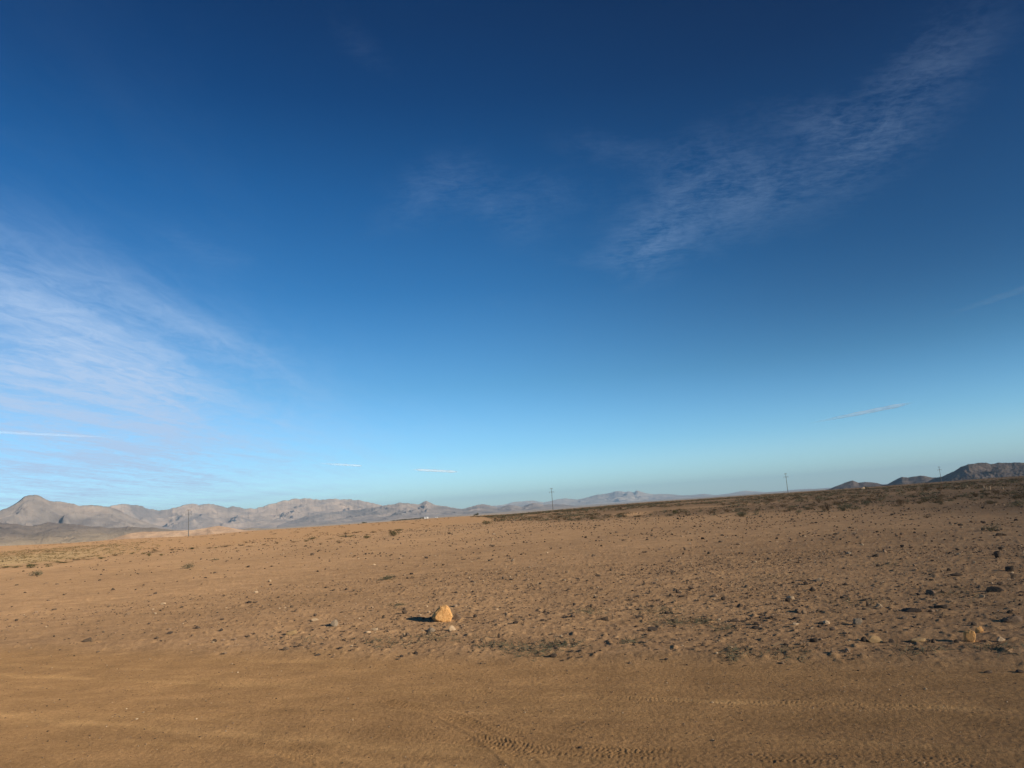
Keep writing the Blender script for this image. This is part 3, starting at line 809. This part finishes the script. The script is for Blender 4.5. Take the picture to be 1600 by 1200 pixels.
o = scatter('gravel', x, y, np.clip(rng.lognormal(math.log(0.019), 0.4, len(x)), 0.01, 0.05), pal(len(x), [0.22, 0.30, 0.28, 0.15, 0.05]), ICO1, seed=2)
o['label'] = 'fine gravel on the near field'
x, y, r, a, t = visible_field(30000, 9, 95)
kp = (t > EDGE_T + 0.2) & (rng.random(len(x)) < dens(x, y, a, 0.16) * np.clip(1.1 - r / 200, 0.3, 1))
x, y, a, r = x[kp], y[kp], a[kp], r[kp]
scatter('gravel', x, y, np.clip(rng.lognormal(math.log(0.045), 0.36, len(x)), 0.025, 0.12) * (1 + r / 120), pal(len(x), [0.38, 0.28, 0.20, 0.10, 0.04]), ICO1, seed=3)
x, y, r, a, t = visible_field(9000, 3.5, 13)
kp = (t < EDGE_T)
scatter('gravel', x[kp], y[kp], np.clip(rng.lognormal(math.log(0.0065), 0.4, kp.sum()), 0.004, 0.02), pal(int(kp.sum()), [0.15, 0.25, 0.25, 0.2, 0.15]), ICO1, seed=4)

# ------------------------------------------------------------------ shrubs
def leaf_mat(name, a, b):
    M = Mat(name, 0.85, 0.5, 0.15)
    oi = M.n('ShaderNodeObjectInfo')
    n = M.noise(M.pos(), 9, 3)
    c = M.ramp(n, [(0.35, a), (0.65, b)])
    c = M.mix(1.0, c, M.ramp(oi.outputs['Random'], [(0, (0.8, 0.8, 0.78)), (1, (1.2, 1.18, 1.15))]), 'MULTIPLY')
    M.color(c); return M.m
ML = {'green': leaf_mat('dry_green_leaves', (0.040, 0.048, 0.018), (0.085, 0.092, 0.036)),
      'grey': leaf_mat('grey_green_leaves', (0.085, 0.085, 0.055), (0.16, 0.155, 0.10)),
      'brown': leaf_mat('brown_dry_twigs', (0.085, 0.055, 0.032), (0.17, 0.115, 0.065))}
ML['olive'] = leaf_mat('olive_dry_leaves', (0.075, 0.060, 0.033), (0.13, 0.105, 0.06))
M_ST = leaf_mat('shrub_stem_bark', (0.10, 0.07, 0.045), (0.17, 0.125, 0.08))
def leaves(n, seed, size=(0.03, 0.09), dome=1.0):
    """leaf and twig blades filling a ragged dome of unit width and unit height"""
    g = np.random.default_rng(seed)
    nl = 7
    lc = g.normal(size=(nl, 3)) * [0.22, 0.22, 0.0]; lc[:, 2] = g.uniform(0.15, 0.55, nl); lr = g.uniform(0.14, 0.30, nl)
    which = g.integers(nl, size=n)
    d = g.normal(size=(n, 3)); d /= np.linalg.norm(d, axis=1)[:, None]
    rad = g.uniform(0.3, 1.0, n) ** 0.5
    p = lc[which] + d * (lr[which] * rad)[:, None] * [1, 1, 1.25]
    p[:, 2] = np.abs(p[:, 2])
    ax = d * 0.5 + g.normal(size=(n, 3)) * 0.45 + [0, 0, 0.35]; ax /= np.linalg.norm(ax, axis=1)[:, None]
    sd = np.cross(ax, g.normal(size=(n, 3))); sd /= np.linalg.norm(sd, axis=1)[:, None]
    L = g.uniform(size[0], size[1], n)[:, None]
    w = L * g.uniform(0.18, 0.4, n)[:, None]
    V = np.stack([p - sd * w, p + sd * w, p + ax * L * 1.3 + sd * w * 0.2], 1).reshape(-1, 3)
    V[:, 2] = np.maximum(V[:, 2], 0)
    V[:, :2] -= V[:, :2].mean(0)
    V[:, 0] /= np.ptp(V[:, 0]); V[:, 1] /= np.ptp(V[:, 1]); V[:, 2] /= V[:, 2].max()
    return V, np.arange(len(V)).reshape(-1, 3)
def stems(n, seed):
    g = np.random.default_rng(seed); V = []; Fc = []
    for i in range(n):
        a = g.uniform(0, 6.28); rr_ = g.uniform(0.15, 0.42)
        q0 = np.array([0.04 * math.cos(a), 0.04 * math.sin(a), 0]); q1 = np.array([rr_ * 0.5 * math.cos(a), rr_ * 0.5 * math.sin(a), g.uniform(0.25, 0.5)])
        q2 = np.array([rr_ * math.cos(a + 0.2), rr_ * math.sin(a + 0.2), g.uniform(0.55, 0.95)])
        b = len(V)
        for q, w in ((q0, 0.018), (q1, 0.012), (q2, 0.004)):
            for j in range(3):
                t = 2.094 * j; V.append(q + w * np.array([math.cos(t), math.sin(t), 0]))
        for s_ in range(2):
            for j in range(3):
                k1 = b + s_ * 3 + j; k2 = b + s_ * 3 + (j + 1) % 3
                Fc.append((k1, k2, k2 + 3, k1 + 3))
    return np.array(V), np.array(Fc)
SH = {}
for kname in ML:
    for v in range(4):
        V, f = leaves(520, 900 + v + len(kname) * 10)
        SH[(kname, v)] = mesh_np('foliage', V, f, ML[kname], False, link_it=False)
SV, SF = stems(9, 77)
STEM = mesh_np('stem', SV, SF, M_ST, False, link_it=False)
def shrub_at(x, y, w, h, kind, label, group=None, parts=True, name='shrub'):
    z = height1(x, y) - 0.01
    e = bpy.data.objects.new(name, None); COL.objects.link(e)
    e.empty_display_size = 0.1
    e.location = (x, y, z); e.rotation_euler = (0, 0, random.uniform(-0.6, 0.6) - math.atan2(x, y)); e.scale = (w, w * random.uniform(0.7, 1), h)
    add_obj('foliage', SH[(kind, random.randrange(4))], e)
    add_obj('stem', STEM, e)
    return tag(e, label, 'shrub', group)
def shrub_px(px, py, w, h, kind, label, group=None):
    p = at(px, py); k = px_size(p)
    return shrub_at(p[0], p[1], w * k, h * k, kind, label, group)
for args in [
 (615, 837.5, 21, 9, 'green', 'largest dark green shrub left of centre below the white hut'),
 (573, 841, 15, 5, 'green', 'low dark shrub left of the largest green shrub'),
 (557, 833, 18, 3, 'brown', 'flat brown shrub on the bank above the low dark shrub'),
 (540, 835, 8, 3, 'brown', 'tiny brown shrub left end of the bank above the low shrub'),
 (760, 819, 22, 6, 'green', 'wide low green shrub at the left end of the scrub belt'),
 (774, 812.5, 5, 5, 'brown', 'small round brown bush above the wide low green shrub'),
 (784, 813.5, 5, 4, 'brown', 'small brown bush just right of the round one above the green shrub'),
 (48, 887, 20, 6, 'green', 'dark wide shrub under the golden grass at far left'),
 (76, 886, 9, 4, 'green', 'small shrub right of the dark wide one at far left'),
 (57, 900, 16, 8, 'grey', 'pale grey-green twiggy shrub below the dark wide one at far left'),
 (233, 869, 8, 5, 'green', 'dark compact bush near the lower left of the leftmost pole'),
 (252, 868.5, 9, 3, 'green', 'flat dark bush just right of the compact bush left of the pole'),
 (241, 862, 7, 4, 'brown', 'little brown bush above the dark compact bush left of the pole'),
 (294, 889, 18, 9, 'grey', 'sparse grey twiggy bush in the field below the leftmost pole'),
 (336, 877, 14, 3, 'grey', 'flat grey twig mat right of the leftmost pole'),
 (530, 849.5, 10, 4, 'brown', 'small brown bush left below the low dark shrub'),
 (501, 852.5, 6, 4, 'brown', 'tiny brown bush left of the small brown bush'),
 (605, 908, 32, 8, 'grey', 'spread grey twiggy plant in the middle of the left field'),
 (1550, 831, 27, 10, 'grey', 'broad grey-green shrub alone in the right field'),
 (1449, 810, 12, 5, 'brown', 'brown bush up and left of the broad grey-green shrub'),
 (1280, 787, 11, 8, 'brown', 'dark round bush right of the third pole in the scrub'),
 (1318, 799, 26, 13, 'grey', 'wide grey-green bush in the scrub right of the third pole'),
 (1294, 799, 14, 11, 'brown', 'brown bush left of the wide grey-green bush'),
 (1590, 792, 26, 10, 'grey', 'grey bush cut by the right picture edge'),
 (1353, 763.5, 7, 4, 'green', 'dark bush on the far crest beside the lone pale boulder'),
 (925, 813, 9, 5, 'green', 'green bush at the front of the scrub right of the second pole'),
 (1055, 804, 12, 7, 'green', 'dark green bush in the middle of the scrub belt'),
 (626, 949, 14, 5, 'grey', 'small grey twig plant above the boulder shadow'),
 ]:
    shrub_px(*args)
# the bank on the left
for i in range(34):
    tq = i / 33.0
    px = -10 + 640 * tq + random.uniform(-8, 8); py = np.interp(px, [p[0] for p in bank_px], [p[1] for p in bank_px]) + random.uniform(-1.5, 1.5)
    shrub_px(px, py, random.uniform(8, 22), random.uniform(1.6, 3.4), random.choice(['green', 'brown', 'brown', 'green']),
             'low dry bush in the dark line along the bank on the left', 'bushes along the left bank')
# the scrub belt on the right
cnt = 0
bx, by, brd, baz, bt = visible_field(6500, 38, 300, azr=(-4, 39))
order = np.argsort(brd)
bn = fbm(bx, by, 0.03, 3, 80)
ind = []; rest_i = []
for q in order:
    if brd[q] < np.interp(math.degrees(baz[q]), BELT_A, BELT_R) * (1 + 0.35 * bn[q]): continue
    if bn[q] < -0.22: continue
    (ind if len(ind) < 235 else rest_i).append(q)
for q in ind:
    kk = str(rng.choice(['grey', 'brown', 'olive'], p=[0.38, 0.30, 0.32]))
    shrub_at(bx[q], by[q], rng.uniform(0.25, 1.1), rng.uniform(0.10, 0.34), kk,
             {'olive': 'olive brown desert bush in the scrub belt on the right', 'grey': 'grey-green desert bush in the scrub belt on the right', 'brown': 'brown dry desert bush in the scrub belt on the right', 'green': 'dark green desert bush in the scrub belt on the right'}[kk],
             kk + ' bushes of the scrub belt')
def leaf_stuff(name, x, y, w, h, n, kname, seed, size=(0.1, 0.25)):
    z = height(x, y)[0]; V = []; off = 0
    for i in range(len(x)):
        v, f = leaves(n, seed + i % 9, size)
        v = v * [w[i], w[i], h[i]] + [x[i], y[i], z[i]]
        V.append(v)
    V = np.concatenate(V); f = np.arange(len(V)).reshape(-1, 3)
    return tag(mesh_np(name, V, f, ML[kname], False), kind='stuff')
rest_i = np.array(rest_i)
x2, y2, r2, a2, t2 = visible_field(1300, 200, 640, azr=(-3, 39))
rx = np.concatenate([bx[rest_i], x2]); ry = np.concatenate([by[rest_i], y2])
sel = rng.integers(3, size=len(rx))
for j, kname in enumerate(['grey', 'brown', 'olive']):
    ii = np.where(sel == j)[0]
    leaf_stuff('distant_scrub', rx[ii], ry[ii], rng.uniform(0.4, 1.6, len(ii)), rng.uniform(0.15, 0.42, len(ii)), 36, kname, 1200 + 20 * j)
x3, y3, r3, a3, t3 = visible_field(330, 60, 420, azr=(-39, -5))
keep = r3 > np.interp(a3, ba, br) * 1.05
leaf_stuff('distant_scrub', x3[keep], y3[keep], rng.uniform(0.4, 1.3, keep.sum()), rng.uniform(0.12, 0.3, keep.sum()), 40, 'brown', 1500)
ML['straw'] = leaf_mat('straw_grass', (0.24, 0.17, 0.085), (0.37, 0.265, 0.135))
x4, y4, r4, a4, t4 = visible_field(1900, 45, 170, azr=(-39, -25))
keep = (r4 > np.interp(a4, ba, br) * 1.03) & (rng.random(len(a4)) < sstep(-24.8, -33, np.degrees(a4)))
leaf_stuff('dry_grass', x4[keep], y4[keep], rng.uniform(0.3, 0.9, keep.sum()), rng.uniform(0.08, 0.2, keep.sum()), 26, 'straw', 1700)
# dry twigs and grass wisps in the near field
def wisps(name, pts, per, kname, seed, hh=(0.02, 0.07)):
    g = np.random.default_rng(seed); V = []
    for (px, py, sx, sy, k) in pts:
        n = int(per * k)
        qx = px + g.normal(size=n) * sx; qy = py + g.normal(size=n) * sy
        P = np.array([at(a_, b_) for a_, b_ in zip(qx, qy)])
        z = height(P[:, 0], P[:, 1])[0]
        d = g.normal(size=(n, 3)); d[:, 2] = np.abs(d[:, 2]) * 0.35 + 0.1; d /= np.linalg.norm(d, axis=1)[:, None]
        L = g.uniform(hh[0], hh[1], n)[:, None] * 2
        s = np.cross(d, g.normal(size=(n, 3))); s /= np.linalg.norm(s, axis=1)[:, None]; w = 0.0032
        B = np.concatenate([P, z[:, None]], 1)
        V.append(np.stack([B - s * w, B + s * w, B + d * L], 1).reshape(-1, 3))
    V = np.concatenate(V)
    return tag(mesh_np(name, V, np.arange(len(V)).reshape(-1, 3), ML[kname], False), kind='stuff')
wisps('dry_grass', [(880, 1014, 18, 4, 1.6), (835, 1022, 22, 5, 1.8), (920, 960, 14, 3, 1.2), (1030, 958, 18, 5, 2.0), (1055, 976, 22, 3, 1.4), (1095, 974, 10, 3, 1), (985, 1008, 10, 3, 0.6),
                    (1150, 1030, 12, 5, 1.0), (1130, 985, 14, 4, 0.7), (620, 950, 10, 3, 0.6), (610, 1010, 26, 5, 1.3), (680, 1000, 30, 4, 1.2), (1385, 885, 20, 3, 0.8), (1220, 905, 30, 3, 1),
                    (1340, 945, 24, 4, 0.8), (1500, 930, 30, 6, 1.2), (1440, 1025, 24, 6, 1), (1230, 1030, 20, 5, 0.9), (780, 1015, 20, 4, 1), (460, 1004, 30, 3, 0.5), (1560, 1020, 20, 5, 0.8)], 110, 'grey', 5)

# ------------------------------------------------------------------ poles
MP = Mat('weathered_steel', 0.7, 0.3, 0.3); MP.color(MP.ramp(MP.noise(MP.pos(), 3, 4), [(0.3, (0.10, 0.105, 0.10)), (0.7, (0.17, 0.17, 0.165))]))
MI = Mat('insulator_glaze', 0.3, 0, 0.5); MI.color(MI.ramp(MI.noise(MI.pos(), 5, 2), [(0.3, (0.12, 0.10, 0.09)), (0.7, (0.2, 0.17, 0.15))]))
def tube(pts, radii, n=10):
    V = []; pts = [np.array(p, float) for p in pts]
    for i, p in enumerate(pts):
        d = pts[min(i + 1, len(pts) - 1)] - pts[max(i - 1, 0)]; d /= np.linalg.norm(d)
        a = np.cross(d, [0.13, 0.97, 0.2]); a /= np.linalg.norm(a); b = np.cross(d, a)
        for j in range(n):
            t = 2 * math.pi * j / n; V.append(p + (a * math.cos(t) + b * math.sin(t)) * radii[i])
    nr = len(pts); f = [list(q) for q in grid_faces(nr, n, True)]
    V.append(pts[0]); V.append(pts[-1]); c0, c1 = len(V) - 2, len(V) - 1
    for j in range(n):
        f.append([j, (j + 1) % n, c0, c0]); f.append([(nr - 1) * n + (j + 1) % n, (nr - 1) * n + j, c1, c1])
    return V, f
def join(parts):
    V = []; Fc = []
    for v, f in parts:
        b = len(V); V += [tuple(x) for x in v]; Fc += [tuple(dict.fromkeys(i + b for i in q)) for q in f]
    return V, Fc
def obj_py(name, parts, mat, parent=None, smooth=False):
    V, Fc = join(parts)
    me = bpy.data.meshes.new(name); me.from_pydata([tuple(map(float, v)) for v in V], [], Fc); me.materials.append(mat)
    for p_ in me.polygons: p_.use_smooth = smooth
    me.update(); return add_obj(name, me, parent)
def pole(px, top_py, dist, label, arms=((0.985, 1.1), (0.83, 2.1))):
    a, e = azel(px, top_py)
    x, y = math.sin(a) * dist, math.cos(a) * dist
    zb = height1(x, y); zt = CAM_Z + math.tan(e) * dist; H = zt - zb
    e_ = bpy.data.objects.new('power_pole', None); COL.objects.link(e_)
    e_.location = (x, y, zb); e_.rotation_euler = (0, 0, -a + 0.35)
    obj_py('pole_shaft', [tube([(0, 0, -0.5), (0, 0, H * 0.5), (0, 0, H)], [0.30, 0.22, 0.13], 12)], MP.m, e_, True)
    for (t, w) in arms:
        z = H * t
        obj_py('crossarm', [tube([(-w, 0, z), (w, 0, z)], [0.10, 0.10], 6), tube([(-w * 0.7, 0.0, z), (0, 0.0, z - w * 0.55)], [0.05, 0.05], 5), tube([(w * 0.7, 0, z), (0, 0, z - w * 0.55)], [0.05, 0.05], 5)], MP.m, e_)
        for s in (-1, 1):
            xx = s * w * 0.95
            obj_py('insulator', [tube([(xx, 0, z - 0.1), (xx, 0, z - 0.3), (xx, 0, z - 0.32), (xx, 0, z - 0.6), (xx, 0, z - 0.62), (xx, 0, z - 0.95)], [0.05, 0.13, 0.06, 0.13, 0.06, 0.1], 8)], MI.m, e_, True)
    obj_py('transformer_box' if False else 'pole_bracket', [tube([(0, 0, H * 0.80), (0, 0, H * 0.86)], [0.24, 0.24], 8)], MP.m, e_)
    return tag(e_, label, 'power pole', 'power poles along the horizon')
pole(295, 796, 560, 'leftmost power pole in front of the grey mountains')
pole(861.5, 762.5, 600, 'second power pole from the left near the middle of the horizon')
pole(1227.3, 739.5, 690, 'third power pole standing against open sky')
pole(1467, 729, 930, 'smallest power pole rising behind the dark right-hand hills')

# ------------------------------------------------------------------ far white huts, tree row
MW = Mat('white_lime_wall', 0.9, 0.3, 0.2); MW.color(MW.ramp(MW.noise(MW.pos(), 2, 4), [(0.3, (0.70, 0.69, 0.66)), (0.7, (0.82, 0.81, 0.79))]))
MR = Mat('tin_roof', 0.6, 0, 0.4); MR.color(MR.ramp(MR.noise(MR.pos(), 3, 3), [(0.3, (0.55, 0.55, 0.54)), (0.7, (0.68, 0.68, 0.67))]))
MD = Mat('dark_wood', 0.8, 0, 0.2); MD.color(MD.ramp(MD.noise(MD.pos(), 6, 3), [(0.3, (0.06, 0.045, 0.035)), (0.7, (0.10, 0.08, 0.06))]))
def boxp(lo, hi):
    v = [(x_, y_, z_) for z_ in (lo[2], hi[2]) for y_ in (lo[1], hi[1]) for x_ in (lo[0], hi[0])]
    return v, [[0, 2, 3, 1], [4, 5, 7, 6], [0, 1, 5, 4], [2, 6, 7, 3], [0, 4, 6, 2], [1, 3, 7, 5]]
def hut(px, wpx, hpx, dist, label):
    a, _ = azel(px, 800); x, y = math.sin(a) * dist, math.cos(a) * dist
    k = dist / F; w, h = wpx * k, hpx * k; dp = w * 0.7
    e = bpy.data.objects.new('hut', None); COL.objects.link(e); e.location = (x, y, height1(x, y) - 0.05); e.rotation_euler = (0, 0, -a - 0.25)
    obj_py('wall', [boxp((-w / 2, -dp / 2, -0.4), (w / 2, dp / 2, h * 0.82))], MW.m, e)
    rf = ([(-w * .55, -dp * .58, h * .82), (w * .55, -dp * .58, h * .82), (w * .55, dp * .58, h * .82), (-w * .55, dp * .58, h * .82), (-w * .55, 0, h * 1.05), (w * .55, 0, h * 1.05)],
          [[0, 1, 5, 4], [2, 3, 4, 5], [0, 4, 3], [1, 2, 5], [0, 3, 2, 1]])
    obj_py('roof', [rf], MR.m, e)
    obj_py('door', [boxp((w * 0.2, -dp / 2 - 0.03, 0), (w * 0.33, -dp / 2 + 0.02, h * 0.6))], MD.m, e)
    obj_py('window', [boxp((-w * 0.25, -dp / 2 - 0.03, h * .35), (-w * 0.08, -dp / 2 + 0.02, h * 0.6))], MD.m, e)
    return tag(e, label, 'hut')
hut(665.5, 5.5, 3.2, 600, 'small bright white hut at the right end of the dark tree row')
hut(681.5, 3.2, 2.4, 660, 'tiny far white hut right of the bright white hut')
MT = ML['green']
CROWN = []
for v in range(3):
    V, f = leaves(900, 2000 + v, (0.03, 0.09)); CROWN.append(mesh_np('crown', V, f, MT, False, link_it=False))
tv, tf = join([tube([(0, 0, -0.1), (0.02, 0, 0.5), (0.0, 0.02, 0.85)], [0.055, 0.04, 0.012], 7), tube([(0.02, 0, 0.4), (0.22, 0.1, 0.75)], [0.025, 0.008], 5), tube([(0.01, 0, 0.45), (-0.2, -0.1, 0.8)], [0.025, 0.008], 5)])
TR = bpy.data.meshes.new('trunk'); TR.from_pydata([tuple(map(float, q)) for q in tv], [], tf); TR.materials.append(M_ST)
def tree(px, wpx, hpx, dist, label, group=None):
    a, _ = azel(px, 800); x, y = math.sin(a) * dist, math.cos(a) * dist; k = dist / F
    e = bpy.data.objects.new('tree', None); COL.objects.link(e); e.location = (x, y, height1(x, y)); e.rotation_euler = (0, 0, random.uniform(0, 6)); e.scale = (wpx * k, wpx * k, hpx * k)
    add_obj('crown', random.choice(CROWN), e); add_obj('trunk', TR, e)
    return tag(e, label, 'tree', group)
for i, px in enumerate(np.linspace(613, 661, 13)):
    tree(px, 6.0, 1.6 + 0.10 * i + random.uniform(-0.2, 0.3), 600, 'low dark tree in the row left of the white hut', 'dark tree row by the white hut')
tree(745.5, 5, 4.6, 590, 'dark tree with a spreading crown alone on the crest left of the second pole')
tree(742, 6, 2.6, 590, 'low dark bush-like tree leaning against the lone crest tree')
tree(568, 8, 2.6, 600, 'small dark tree left of the dark tree row')
tree(571, 4, 1.8, 600, 'tiny tree at the right side of the small dark tree')

# ------------------------------------------------------------------ white marker posts at the right
for (px, py, w, h, lab) in [(1538.5, 768, 1.0, 7, 'tallest white marker post of the group at the far right'), (1542.5, 768, 0.5, 6, 'thin white marker post just right of the tallest one'),
                            (1547.5, 767.5, 1.0, 6, 'leaning white marker post, rightmost of the close three'), (1512, 762.5, 0.9, 3, 'short white post left of the close group of posts'),
                            (1567.5, 766.5, 1.2, 4, 'short white post right of the close group of posts')]:
    p = at(px, py); k = px_size(p); z = height1(*p)
    e = bpy.data.objects.new('marker_post', None); COL.objects.link(e); e.location = (p[0], p[1], z)
    lean = 0.12 if 'leaning' in lab else 0.02; e.rotation_euler = (0, lean, 0.4)
    r_ = w * k / 2; H = h * k
    obj_py('post', [tube([(0, 0, -0.1), (0, 0, H * 0.97), (0, 0, H)], [r_, r_, r_ * 0.6], 8)], MS['pale'], e)
    obj_py('post_base', [tube([(0, 0, -0.05), (0, 0, 0.05)], [r_ * 1.8, r_ * 1.4], 8)], MS['clod'], e)
    tag(e, lab, 'post', 'white posts in the scrub')
